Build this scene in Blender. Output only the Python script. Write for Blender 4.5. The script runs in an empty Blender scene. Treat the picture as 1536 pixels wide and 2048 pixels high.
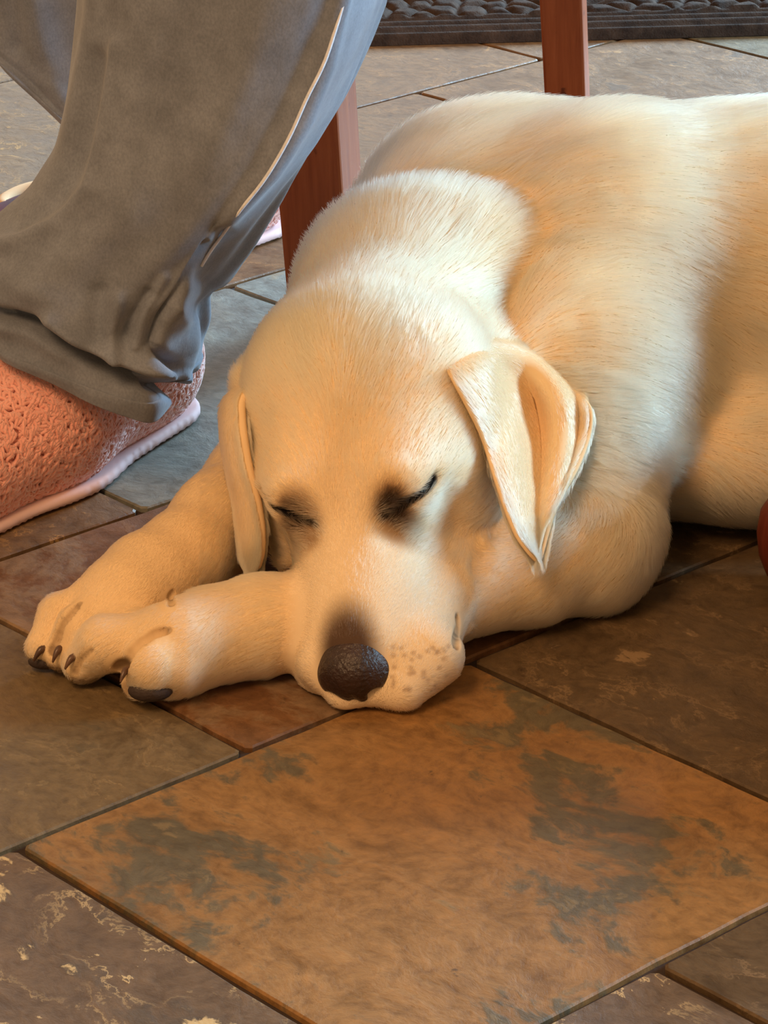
import bpy, bmesh, math, random
import numpy as np
from mathutils import Vector, Matrix

# ------------------------------------------------------------------ camera
scene = bpy.context.scene
COL = scene.collection
IMG_W, IMG_H = 1536.0, 2048.0
FPX, PITCH, ROLL, CAM_H = 6313.0, 0.403, -0.0206, 0.815
TH = -0.8543                                  # direction of the tile joints
cp, sp = math.cos(PITCH), math.sin(PITCH)
cr, sr = math.cos(ROLL), math.sin(ROLL)
RC = np.array([[cr, -sr, 0], [sr, cr, 0], [0, 0, 1]]) @ np.array([[1, 0, 0], [0, -sp, -cp], [0, cp, -sp]])
cam_d = bpy.data.cameras.new('camera')
cam = bpy.data.objects.new('camera', cam_d)
COL.objects.link(cam)
cam_d.sensor_fit = 'HORIZONTAL'
cam_d.sensor_width = 36.0
cam_d.lens = 36.0 * FPX / IMG_W
cam_d.clip_start = 0.05
M = Matrix.Identity(4)
for i in range(3):
    M[i][0] = RC[0][i]; M[i][1] = -RC[1][i]; M[i][2] = -RC[2][i]
M[0][3], M[1][3], M[2][3] = 0, 0, CAM_H
cam.matrix_world = M
scene.camera = cam

# ------------------------------------------------------------------ light
scene.view_settings.view_transform = 'Standard'
scene.view_settings.look = 'None'
scene.view_settings.gamma = 1.0
scene.view_settings.use_curve_mapping = False
scene.view_settings.exposure = 0.0
scene.cycles.max_bounces = 10
scene.cycles.transmission_bounces = 8
scene.cycles.transparent_max_bounces = 8

world = bpy.data.worlds.new('room_light'); scene.world = world
world.use_nodes = True
bgn = world.node_tree.nodes['Background']
bgn.inputs[0].default_value = (1.0, 0.63, 0.33, 1)
bgn.inputs[1].default_value = 0.60


def area(name, loc, target, size, energy, color, spread=math.pi):
    d = bpy.data.lights.new(name, 'AREA')
    d.shape = 'RECTANGLE'; d.size, d.size_y = size
    d.energy = energy; d.color = color; d.spread = spread
    o = bpy.data.objects.new(name, d); COL.objects.link(o)
    o.location = loc
    o.rotation_euler = (Vector(target) - Vector(loc)).to_track_quat('-Z', 'Z').to_euler()
    return o

area('window_light_right', (3.0, 2.05, 1.22), (0.1, 1.8, 0.1), (0.8, 1.1), 152, (0.42, 0.74, 1.0))
area('window_light_far_right', (3.5, 7.0, 2.35), (0.0, 2.0, 0.1), (2.0, 2.3), 1550, (0.44, 0.74, 1.0))
area('window_light_back', (-0.5, 6.4, 1.7), (0.0, 2.4, 0.0), (1.3, 1.8), 26, (0.74, 0.88, 1.0))
area('warm_fill_left', (-0.9, -0.2, 2.4), (0.0, 1.8, 0.1), (0.9, 0.9), 56, (1.0, 0.58, 0.28))  # warm fill added at camera left to brighten the forehead and legs

# ------------------------------------------------------------------ helpers
def ray(x, y):
    return RC.T @ np.array([(x - IMG_W / 2) / FPX, (y - IMG_H / 2) / FPX, 1.0])

def az(x, y, z=0.0):
    w = ray(x, y); s = (z - CAM_H) / w[2]
    return w * s + np.array([0, 0, CAM_H])

def ay(x, y, Y):
    w = ray(x, y); s = Y / w[1]
    return w * s + np.array([0, 0, CAM_H])

def tag(o, label=None, cat=None, group=None, kind=None):
    if label: o['label'] = label
    if cat: o['category'] = cat
    if group: o['group'] = group
    if kind: o['kind'] = kind
    return o

def empty(name, loc=(0, 0, 0)):
    o = bpy.data.objects.new(name, None); COL.objects.link(o)
    o.location = loc; o.empty_display_size = 0.05
    return o

def meshobj(name, verts, faces, mat, parent=None, smooth=True):
    me = bpy.data.meshes.new(name)
    me.from_pydata([tuple(map(float, v)) for v in verts], [], [tuple(map(int, f)) for f in faces])
    me.update()
    if smooth:
        me.polygons.foreach_set('use_smooth', [True] * len(me.polygons))
    me.materials.append(mat)
    o = bpy.data.objects.new(name, me); COL.objects.link(o)
    if parent:
        o.parent = parent
        o.matrix_parent_inverse = Matrix.Translation(parent.location).inverted()
    return o

def bmobj(name, bm, mat, parent=None, smooth=False):
    bmesh.ops.recalc_face_normals(bm, faces=bm.faces)
    me = bpy.data.meshes.new(name); bm.to_mesh(me); bm.free()
    if smooth:
        me.polygons.foreach_set('use_smooth', [True] * len(me.polygons))
    me.materials.append(mat)
    o = bpy.data.objects.new(name, me); COL.objects.link(o)
    if parent:
        o.parent = parent
        o.matrix_parent_inverse = Matrix.Translation(parent.location).inverted()
    return o

class NT:
    """small node tree builder"""
    def __init__(self, name):
        self.m = bpy.data.materials.new(name); self.m.use_nodes = True
        self.t = self.m.node_tree; self.b = self.t.nodes['Principled BSDF']
    def n(self, typ, ins=None, **kw):
        nd = self.t.nodes.new(typ)
        for k, v in kw.items(): setattr(nd, k, v)
        for k, v in (ins or {}).items():
            s = nd.inputs[k]
            if isinstance(v, bpy.types.NodeSocket): self.t.links.new(v, s)
            else: s.default_value = v
        return nd
    def link(self, a, b): self.t.links.new(a, b)
    def mix(self, f, a, b, mode='MIX'):
        nd = self.t.nodes.new('ShaderNodeMix'); nd.data_type = 'RGBA'; nd.blend_type = mode
        for i, v in ((0, f), (6, a), (7, b)):
            s = nd.inputs[i]
            if isinstance(v, bpy.types.NodeSocket): self.t.links.new(v, s)
            else: s.default_value = v
        return nd.outputs[2]
    def ramp(self, f, stops):
        nd = self.t.nodes.new('ShaderNodeValToRGB'); cr_ = nd.color_ramp
        while len(cr_.elements) < len(stops): cr_.elements.new(0.5)
        for e, (p, c) in zip(cr_.elements, stops):
            e.position = p; e.color = c if len(c) == 4 else (*c, 1)
        self.t.links.new(f, nd.inputs[0]); return nd.outputs[0]
    def math(self, op, a, b=0.0, c=0.0):
        nd = self.t.nodes.new('ShaderNodeMath'); nd.operation = op
        for i, v in enumerate((a, b, c)):
            if isinstance(v, bpy.types.NodeSocket): self.t.links.new(v, nd.inputs[i])
            else: nd.inputs[i].default_value = v
        return nd.outputs[0]
    def bump(self, h, dist, strength=1.0, normal=None):
        ins = {'Height': h, 'Distance': dist, 'Strength': strength}
        nd = self.n('ShaderNodeBump', ins)
        if normal: self.t.links.new(normal, nd.inputs['Normal'])
        return nd.outputs[0]

def lin(r, g, b):
    f = lambda c: ((c / 255 + 0.055) / 1.055) ** 2.4 if c > 10 else c / 255 / 12.92
    return (f(r), f(g), f(b), 1.0)

W3 = (0, 0, 0, 1); W1 = (1, 1, 1, 1)

# ------------------------------------------------------------------ materials
def mat_tile():
    k = NT('slate_look_tile')
    tc = k.n('ShaderNodeTexCoord').outputs['Object']
    inf = k.n('ShaderNodeObjectInfo')
    off = k.n('ShaderNodeCombineXYZ', {0: k.math('MULTIPLY', inf.outputs['Random'], 37.0), 1: k.math('MULTIPLY', inf.outputs['Random'], 91.0), 2: 0.0}).outputs[0]
    p = k.n('ShaderNodeVectorMath', {0: tc, 1: off}, operation='ADD').outputs[0]
    at = lambda nm: k.n('ShaderNodeAttribute', attribute_type='OBJECT', attribute_name=nm)
    base, patch, vein = at('base').outputs['Color'], at('patch').outputs['Color'], at('vein').outputs['Color']
    pa, va = at('patch_amount').outputs['Fac'], at('vein_amount').outputs['Fac']
    w = k.n('ShaderNodeTexNoise', {'Vector': p, 'Scale': 9.0, 'Detail': 4.0})
    wv = k.n('ShaderNodeVectorMath', {0: w.outputs['Color'], 1: (0.06, 0.06, 0.0)}, operation='MULTIPLY').outputs[0]
    pw = k.n('ShaderNodeVectorMath', {0: p, 1: wv}, operation='ADD').outputs[0]
    st = k.n('ShaderNodeMapping', {'Vector': pw, 'Rotation': (0, 0, 0.9), 'Scale': (1.0, 1.6, 1.0)}).outputs[0]
    n1 = k.n('ShaderNodeTexNoise', {'Vector': st, 'Scale': 6.5, 'Detail': 8.0, 'Roughness': 0.62}).outputs['Fac']
    n2 = k.n('ShaderNodeTexNoise', {'Vector': st, 'Scale': 26.0, 'Detail': 8.0, 'Roughness': 0.7}).outputs['Fac']
    n3 = k.n('ShaderNodeTexNoise', {'Vector': pw, 'Scale': 110.0, 'Detail': 5.0, 'Roughness': 0.7}).outputs['Fac']
    n4 = k.n('ShaderNodeTexNoise', {'Vector': st, 'Scale': 13.0, 'Detail': 9.0, 'Roughness': 0.66}).outputs['Fac']
    # worn patches
    t1 = k.math('ADD', k.math('MULTIPLY', n1, 0.75), k.math('MULTIPLY', n2, 0.25))
    thr = k.math('SUBTRACT', 0.72, k.math('MULTIPLY', pa, 0.35))
    f1 = k.n('ShaderNodeMapRange', {'Value': t1, 'From Min': thr, 'From Max': k.math('ADD', thr, 0.07)}, interpolation_type='SMOOTHSTEP').outputs[0]
    c = k.mix(k.math('MULTIPLY', f1, 0.85), base, patch)
    # blotchy tone
    tone = k.ramp(n2, [(0.28, (0.50, 0.46, 0.42)), (0.5, (1, 1, 1)), (0.74, (1.35, 1.30, 1.2))])
    c = k.mix(0.85, c, tone, 'MULTIPLY')
    tone2 = k.ramp(n3, [(0.32, (0.62, 0.58, 0.55)), (0.52, (1, 1, 1)), (0.7, (1.28, 1.24, 1.18))])
    c = k.mix(0.75, c, tone2, 'MULTIPLY')
    # pale flakes and veins
    v = k.math('ABSOLUTE', k.math('SUBTRACT', n4, 0.5))
    vf = k.n('ShaderNodeMapRange', {'Value': v, 'From Min': 0.0, 'From Max': 0.014, 'To Min': 1.0, 'To Max': 0.0}).outputs[0]
    big = k.n('ShaderNodeMapRange', {'Value': n4, 'From Min': 0.60, 'From Max': 0.635}, interpolation_type='SMOOTHSTEP').outputs[0]
    gate = k.n('ShaderNodeMapRange', {'Value': n2, 'From Min': 0.47, 'From Max': 0.62}).outputs[0]
    vv = k.math('MULTIPLY', k.math('MAXIMUM', k.math('MULTIPLY', vf, gate), k.math('MULTIPLY', big, 0.8)), va)
    c = k.mix(vv, c, vein)
    dk = k.n('ShaderNodeMapRange', {'Value': k.n('ShaderNodeTexNoise', {'Vector': pw, 'Scale': 42.0, 'Detail': 6.0, 'Roughness': 0.75}).outputs['Fac'], 'From Min': 0.36, 'From Max': 0.30}).outputs[0]
    c = k.mix(k.math('MULTIPLY', dk, 0.7), c, lin(52, 40, 30))
    k.link(c, k.b.inputs['Base Color'])
    rg = k.n('ShaderNodeMapRange', {'Value': n2, 'From Min': 0.3, 'From Max': 0.7, 'To Min': 0.42, 'To Max': 0.62}).outputs[0]
    k.link(rg, k.b.inputs['Roughness'])
    k.b.inputs['Specular IOR Level'].default_value = 0.30
    h = k.math('ADD', k.math('MULTIPLY', n2, 0.8), k.math('ADD', k.math('MULTIPLY', n3, 0.22), k.math('MULTIPLY', n4, 0.8)))
    k.link(k.bump(h, 0.0018, 0.6), k.b.inputs['Normal'])
    return k.m

def mat_simple(name, col, rough=0.6, noise=None, bump=None, spec=0.5, sheen=0.0):
    k = NT(name)
    k.b.inputs['Base Color'].default_value = col
    k.b.inputs['Roughness'].default_value = rough
    k.b.inputs['Specular IOR Level'].default_value = spec
    if sheen:
        k.b.inputs['Sheen Weight'].default_value = sheen
    tc = k.n('ShaderNodeTexCoord').outputs['Object']
    if noise:
        sc, c2, amt = noise
        nf = k.n('ShaderNodeTexNoise', {'Vector': tc, 'Scale': sc, 'Detail': 6.0, 'Roughness': 0.65}).outputs['Fac']
        f = k.n('ShaderNodeMapRange', {'Value': nf, 'From Min': 0.35, 'From Max': 0.65}).outputs[0]
        k.link(k.mix(k.math('MULTIPLY', f, amt), col, c2), k.b.inputs['Base Color'])
    if bump:
        sc, d = bump
        nf = k.n('ShaderNodeTexNoise', {'Vector': tc, 'Scale': sc, 'Detail': 4.0}).outputs['Fac']
        k.link(k.bump(nf, d), k.b.inputs['Normal'])
    return k.m

def mat_wood(name, a, b):
    k = NT(name)
    tc = k.n('ShaderNodeTexCoord').outputs['Object']
    mp = k.n('ShaderNodeMapping', {'Vector': tc, 'Scale': (1, 1, 0.06)}).outputs[0]
    n1 = k.n('ShaderNodeTexNoise', {'Vector': mp, 'Scale': 130.0, 'Detail': 7.0, 'Roughness': 0.6, 'Distortion': 0.4}).outputs['Fac']
    n2 = k.n('ShaderNodeTexNoise', {'Vector': tc, 'Scale': 60.0, 'Detail': 3.0}).outputs['Fac']
    c = k.mix(k.n('ShaderNodeMapRange', {'Value': n1, 'From Min': 0.3, 'From Max': 0.7}).outputs[0], a, b)
    spot = k.n('ShaderNodeMapRange', {'Value': n2, 'From Min': 0.30, 'From Max': 0.24}).outputs[0]
    c = k.mix(k.math('MULTIPLY', spot, 0.7), c, lin(60, 22, 12))
    k.link(c, k.b.inputs['Base Color'])
    k.b.inputs['Roughness'].default_value = 0.5
    k.b.inputs['Specular IOR Level'].default_value = 0.2
    k.link(k.bump(n1, 0.0006, 0.5), k.b.inputs['Normal'])
    return k.m

def mat_denim():
    k = NT('washed_denim')
    tc = k.n('ShaderNodeTexCoord').outputs['Object']
    n1 = k.n('ShaderNodeTexNoise', {'Vector': tc, 'Scale': 14.0, 'Detail': 6.0, 'Roughness': 0.6}).outputs['Fac']
    mp = k.n('ShaderNodeMapping', {'Vector': tc, 'Scale': (1, 1, 0.7)}).outputs[0]
    n2 = k.n('ShaderNodeTexNoise', {'Vector': mp, 'Scale': 700.0, 'Detail': 2.0}).outputs['Fac']
    n3 = k.n('ShaderNodeTexNoise', {'Vector': tc, 'Scale': 60.0, 'Detail': 5.0}).outputs['Fac']
    c = k.ramp(n1, [(0.3, lin(108, 114, 126)), (0.7, lin(128, 136, 150))])
    c = k.mix(0.7, c, k.ramp(n2, [(0.3, (0.80, 0.81, 0.83)), (0.7, (1.16, 1.15, 1.13))]), 'MULTIPLY')
    c = k.mix(0.5, c, k.ramp(n3, [(0.35, (0.8, 0.8, 0.8)), (0.65, (1.15, 1.15, 1.15))]), 'MULTIPLY')
    k.link(c, k.b.inputs['Base Color'])
    k.b.inputs['Roughness'].default_value = 0.9
    k.b.inputs['Specular IOR Level'].default_value = 0.2
    k.b.inputs['Sheen Weight'].default_value = 0.25
    h = k.math('ADD', k.math('MULTIPLY', n2, 0.25), n3)
    k.link(k.bump(h, 0.0009, 0.5), k.b.inputs['Normal'])
    return k.m

def mat_attr(name, attr, rough=0.6, spec=0.3, hair=False):
    k = NT(name)
    a = k.n('ShaderNodeAttribute', attribute_type='GEOMETRY', attribute_name=attr).outputs['Color']
    if hair:
        h = k.n('ShaderNodeBsdfHairPrincipled')
        h.model = 'CHIANG'; h.parametrization = 'COLOR'
        k.link(a, h.inputs['Color'])
        h.inputs['Roughness'].default_value = 0.42
        h.inputs['Radial Roughness'].default_value = 0.55

        out = [n for n in k.t.nodes if n.type == 'OUTPUT_MATERIAL'][0]
        k.link(h.outputs[0], out.inputs['Surface'])
        k.t.nodes.remove(k.b)
    else:
        k.link(a, k.b.inputs['Base Color'])
        k.b.inputs['Roughness'].default_value = rough
        k.b.inputs['Specular IOR Level'].default_value = spec
    return k.m

M_TILE = mat_tile()
M_GROUT = mat_simple('dark_grout', lin(58, 42, 32), 0.9, (90, lin(34, 24, 18), 0.6), (400, 0.0006))
M_WOOD = mat_wood('cherry_wood', lin(122, 58, 30), lin(150, 80, 44))
M_DARKWOOD = mat_wood('mahogany_wood', lin(80, 28, 16), lin(108, 50, 32))
M_DENIM = mat_denim()
M_THREAD = mat_simple('denim_seam', lin(226, 230, 238), 0.85, (300, lin(190, 196, 208), 0.6))
M_FLEECE = mat_simple('pink_fleece', lin(240, 176, 162), 0.95, (160, lin(216, 134, 112), 0.5), sheen=1.0)
M_SOLE = mat_simple('pale_sole', lin(226, 196, 196), 0.8)
M_MAT = mat_simple('brown_quilting', lin(72, 56, 46), 0.95, (60, lin(38, 29, 25), 0.8), (500, 0.0008), spec=0.08)
M_NOSE = mat_simple('nose_leather', lin(36, 23, 20), 0.34, (50, lin(66, 42, 36), 0.6), (420, 0.0012))
M_CLAW = mat_simple('claw_horn', lin(62, 40, 28), 0.35, (90, lin(130, 96, 74), 0.5))
M_PAD = mat_simple('paw_pad', lin(48, 34, 28), 0.7, None, (300, 0.001))
M_BODY = mat_attr('coat_skin', 'coat', 0.8, 0.15)
M_FUR = mat_attr('coat_hair', 'coat', hair=True)
M_LID = mat_simple('eyelid_skin', lin(42, 28, 22), 0.5)
M_SKIN = mat_simple('skin', lin(206, 150, 116), 0.55)
M_PLAID = mat_simple('black_and_red_cloth', lin(30, 22, 28), 0.85, (40, lin(110, 24, 26), 0.75))
M_TRIM = mat_simple('tan_fleece', lin(214, 178, 134), 0.95)
M_STOOL = mat_simple('brown_upholstery', lin(96, 60, 44), 0.9, (40, lin(70, 42, 32), 0.6))
M_SLATE = mat_simple('chair_seat', lin(150, 80, 48), 0.4)

# ------------------------------------------------------------------ floor and tiles
fl = bmesh.new()
bmesh.ops.create_grid(fl, x_segments=2, y_segments=2, size=2.6)
bmesh.ops.translate(fl, verts=fl.verts, vec=(0.4, 2.4, -0.004))
floor = bmobj('floor', fl, M_GROUT)
tag(floor, 'dark grout bed under the slate-look tiles', kind='structure')
rng = random.Random(4)
FUR, N_FUR = True, 420000
VD = np.array([math.cos(TH), math.sin(TH), 0]); UD = np.array([math.cos(TH + math.pi / 2), math.sin(TH + math.pi / 2), 0])
PV, PU, JV, JU = 0.3155, 0.327, -0.924, 0.816
G = 0.0022

def tile(v0, v1, u0, u1, look, ang):
    bm = bmesh.new()
    hv, hu = (v1 - v0) / 2 - G, (u1 - u0) / 2 - G
    n = 10
    pts = []
    for a, b, c_, d in ((-hv, -hu, hv, -hu), (hv, -hu, hv, hu), (hv, hu, -hv, hu), (-hv, hu, -hv, -hu)):
        for i in range(n):
            s = i / n
            x, y = a + (c_ - a) * s, b + (d - b) * s
            w = 0.0 if i == 0 else 0.0007
            pts.append((x + rng.uniform(-w, w), y + rng.uniform(-w, w)))
    rr = 0.003
    pts2 = []
    for i, (x, y) in enumerate(pts):
        if i % n == 0:
            sx, sy = (1 if x > 0 else -1), (1 if y > 0 else -1)
            a = (x - sx * rr, y); b = (x, y - sy * rr)
            pts2 += ([a, b] if (sx > 0) == (sy < 0) else [b, a])
        else: pts2.append((x, y))
    top = [bm.verts.new((x * (1 - 0.0012 / hv), y * (1 - 0.0012 / hu), 0.0)) for x, y in pts2]
    mid = [bm.verts.new((x, y, -0.0010)) for x, y in pts2]
    bot = [bm.verts.new((x, y, -0.0040)) for x, y in pts2]
    bm.faces.new(top)
    for i in range(len(pts2)):
        j = (i + 1) % len(pts2)
        bm.faces.new((top[i], mid[i], mid[j], top[j])); bm.faces.new((mid[i], bot[i], bot[j], mid[j]))
    o = bmobj('tile', bm, M_TILE, floor)
    c = VD * (v0 + v1) / 2 + UD * (u0 + u1) / 2
    o.location = (c[0], c[1], rng.uniform(-0.0003, 0.0002))
    o.rotation_euler = (rng.uniform(-.0008, .0008), rng.uniform(-.0008, .0008), TH)
    b, p, v, pa, va = look
    o['base'], o['patch'], o['vein'] = list(b[:3]), list(p[:3]), list(v[:3])
    o['patch_amount'], o['vein_amount'] = float(pa), float(va)
    return o

ORANGE = (lin(138, 101, 58), lin(75, 73, 58), lin(159, 128, 81), 0.62, 0.3)
RUST = (lin(112, 78, 49), lin(121, 99, 76), lin(153, 122, 88), 0.6, 0.35)
BROWN = (lin(98, 78, 58), lin(76, 65, 53), lin(201, 172, 121), 0.45, 1.0)
DIM = (lin(88, 70, 48), lin(70, 58, 46), lin(150, 122, 88), 0.45, 0.8)
GREYTAN = (lin(106, 88, 61), lin(81, 70, 51), lin(150, 125, 86), 0.45, 0.6)
SLATE = (lin(122, 122, 114), lin(128, 112, 92), lin(150, 134, 110), 0.4, 0.3)
OCHRE = (lin(110, 86, 60), lin(88, 71, 53), lin(177, 137, 81), 0.4, 1.0)
MAUVE = (lin(106, 84, 64), lin(118, 92, 64), lin(143, 117, 88), 0.45, 0.6)
WARM = (lin(116, 84, 54), lin(90, 68, 48), lin(176, 128, 76), 0.5, 0.8)
LOOKS = [WARM, BROWN, DIM, GREYTAN, OCHRE, MAUVE, RUST]
special = {(0, 0): ORANGE, (0, -1): BROWN, (0, 1): DIM, (1, -1): GREYTAN, (1, 0): RUST, (1, 1): DIM,
           (-1, 0): DIM, (-1, 1): RUST, (2, -1): MAUVE, (2, 0): OCHRE, (2, 1): SLATE, (2, 2): SLATE,
           (3, 0): MAUVE, (3, 1): WARM, (3, 2): WARM, (3, 3): WARM, (4, 1): MAUVE, (4, 2): OCHRE, (4, 3): WARM, (4, 4): WARM, (5, 4): OCHRE, (5, 3): OCHRE, (5, 5): WARM, (1, -2): GREYTAN}
# row r spans v from JV-PV*(r+1) to JV-PV*r ; odd rows are shifted by half a tile
def row_joint(r, k_):
    return JU + PU * k_ + (PU * 0.485 if r % 2 else 0.0)
for r in range(-6, 14):
    v1 = JV - PV * r; v0 = v1 - PV
    for k_ in range(-10, 18):
        u0 = row_joint(r, k_); u1 = u0 + PU
        c = VD * (v0 + v1) / 2 + UD * (u0 + u1) / 2
        if not (0.4 < c[1] < 4.6 and abs(c[0] - 0.1) < 0.75 + 0.28 * c[1]): continue
        tile(v0, v1, u0, u1, special.get((r, k_), LOOKS[rng.randrange(len(LOOKS))]), 0)

# ------------------------------------------------------------------ distance-field sculpting
def unit(v):
    v = np.asarray(v, float); return v / np.linalg.norm(v)

def sstep(x, a, b):
    t = np.clip((x - a) / (b - a), 0, 1); return t * t * (3 - 2 * t)

def smin(a, b, k):
    h = np.maximum(k - np.abs(a - b), 0.0) / k
    return np.minimum(a, b) - h * h * k * 0.25

def smax(a, b, k): return -smin(-a, -b, k)

def cone(P, a, b, ra, rb):
    a = np.asarray(a, float); ba = np.asarray(b, float) - a
    t = np.clip(((P - a) @ ba) / (ba @ ba), 0, 1)
    return np.linalg.norm(P - a - t[:, None] * ba, axis=1) - (ra + (rb - ra) * t)

def ell(P, c, r, ax=None):
    q = P - np.asarray(c, float)
    if ax is not None: q = q @ np.asarray(ax).T      # rows of ax are the ellipsoid's axes
    r = np.asarray(r, float)
    k0 = np.linalg.norm(q / r, axis=1); k1 = np.linalg.norm(q / (r * r), axis=1) + 1e-9
    return k0 * (k0 - 1.0) / k1

def surface_nets(fn, lo, hi, h):
    n = np.ceil((np.asarray(hi) - np.asarray(lo)) / h).astype(int) + 1
    xs = [lo[i] + h * np.arange(n[i]) for i in range(3)]
    D = np.empty(n)
    YZ = np.stack(np.meshgrid(xs[1], xs[2], indexing='ij'), -1).reshape(-1, 2)
    step = 24
    for i in range(0, n[0], step):
        xx = xs[0][i:i + step]
        P = np.concatenate([np.repeat(xx, len(YZ))[:, None], np.tile(YZ, (len(xx), 1))], 1)
        D[i:i + step] = fn(P).reshape(len(xx), n[1], n[2])
    S = D < 0
    c = np.zeros(n - 1, int)
    acc = np.zeros(tuple(n - 1) + (3,)); cnt = np.zeros(n - 1)
    corner = [(a, b, d) for a in (0, 1) for b in (0, 1) for d in (0, 1)]
    sl = lambda A, o: A[o[0]:o[0] + n[0] - 1, o[1]:o[1] + n[1] - 1, o[2]:o[2] + n[2] - 1]
    for o in corner:
        for ax in range(3):
            if o[ax]: continue
            o2 = list(o); o2[ax] = 1
            a, b = sl(D, o), sl(D, o2)
            m = (a < 0) != (b < 0)
            t = np.where(m, a / np.where(m, a - b, 1), 0)
            for q in range(3):
                acc[..., q] += np.where(m, (o[q] + (t if q == ax else 0)), 0)
            cnt += m
    act = cnt > 0
    idx = np.full(act.shape, -1); idx[act] = np.arange(act.sum())
    ijk = np.argwhere(act)
    V = (ijk + acc[act] / cnt[act][:, None]) * h + np.asarray(lo)
    F = []
    for ax in range(3):
        b, c_ = [(1, 2), (2, 0), (0, 1)][ax]
        s1 = [slice(None)] * 3; s1[ax] = slice(0, n[ax] - 1); s2 = [slice(None)] * 3; s2[ax] = slice(1, n[ax])
        A, B = S[tuple(s1)], S[tuple(s2)]
        e = np.argwhere(A != B)
        e = e[(e[:, b] > 0) & (e[:, c_] > 0) & (e[:, b] < n[b] - 1) & (e[:, c_] < n[c_] - 1)]
        def at(db, dc):
            q = e.copy(); q[:, b] += db; q[:, c_] += dc
            return idx[q[:, 0], q[:, 1], q[:, 2]]
        quad = np.stack([at(-1, -1), at(0, -1), at(0, 0), at(-1, 0)], 1)
        fl_ = A[e[:, 0], e[:, 1], e[:, 2]]
        quad[~fl_] = quad[~fl_][:, ::-1]
        F.append(quad)
    F = np.concatenate(F)
    return V, F[(F >= 0).all(1)]

def grad(fn, P, e=0.0006):
    g = np.stack([fn(P + np.eye(3)[i] * e) - fn(P - np.eye(3)[i] * e) for i in range(3)], 1)
    return g / (np.linalg.norm(g, axis=1)[:, None] + 1e-12)

def project(fn, P, it=3, gain=0.9):
    for _ in range(it):
        d = fn(P); P = P - grad(fn, P) * (np.clip(d, -0.004, 0.004) * gain)[:, None]
    return P

# ------------------------------------------------------------------ the dog
YAW, PIT, ROL = -0.10, 0.64, 0.20
hF = np.array([math.sin(YAW) * math.cos(PIT), -math.cos(YAW) * math.cos(PIT), -math.sin(PIT)])
hS0 = np.array([math.cos(YAW), math.sin(YAW), 0.0]); hU0 = np.cross(hF, hS0); hU0 = hU0 if hU0[2] > 0 else -hU0
hS = hS0 * math.cos(ROL) + hU0 * math.sin(ROL); hU = -hS0 * math.sin(ROL) + hU0 * math.cos(ROL)
HO = az(686, 956, 0.1215)
AX = np.array([hF, hS, hU])
def H(f, s, u): return HO + f * hF + s * hS + u * hU

def seg2(x, y, a, b):
    ba = (b[0] - a[0], b[1] - a[1]); t = np.clip(((x - a[0]) * ba[0] + (y - a[1]) * ba[1]) / (ba[0] ** 2 + ba[1] ** 2), 0, 1)
    return np.hypot(x - a[0] - t * ba[0], y - a[1] - t * ba[1])

def seg3(Q, a, b): return cone(Q, a, b, 0.0, 0.0)
EYE = [(0.0215, 0.0215), (0.0135, 0.0360), (-0.0008, 0.0512)]
EYE3 = None
def eye_slit(Q):
    return np.minimum(seg3(Q, EYE3[0], EYE3[1]), seg3(Q, EYE3[1], EYE3[2]))

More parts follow.
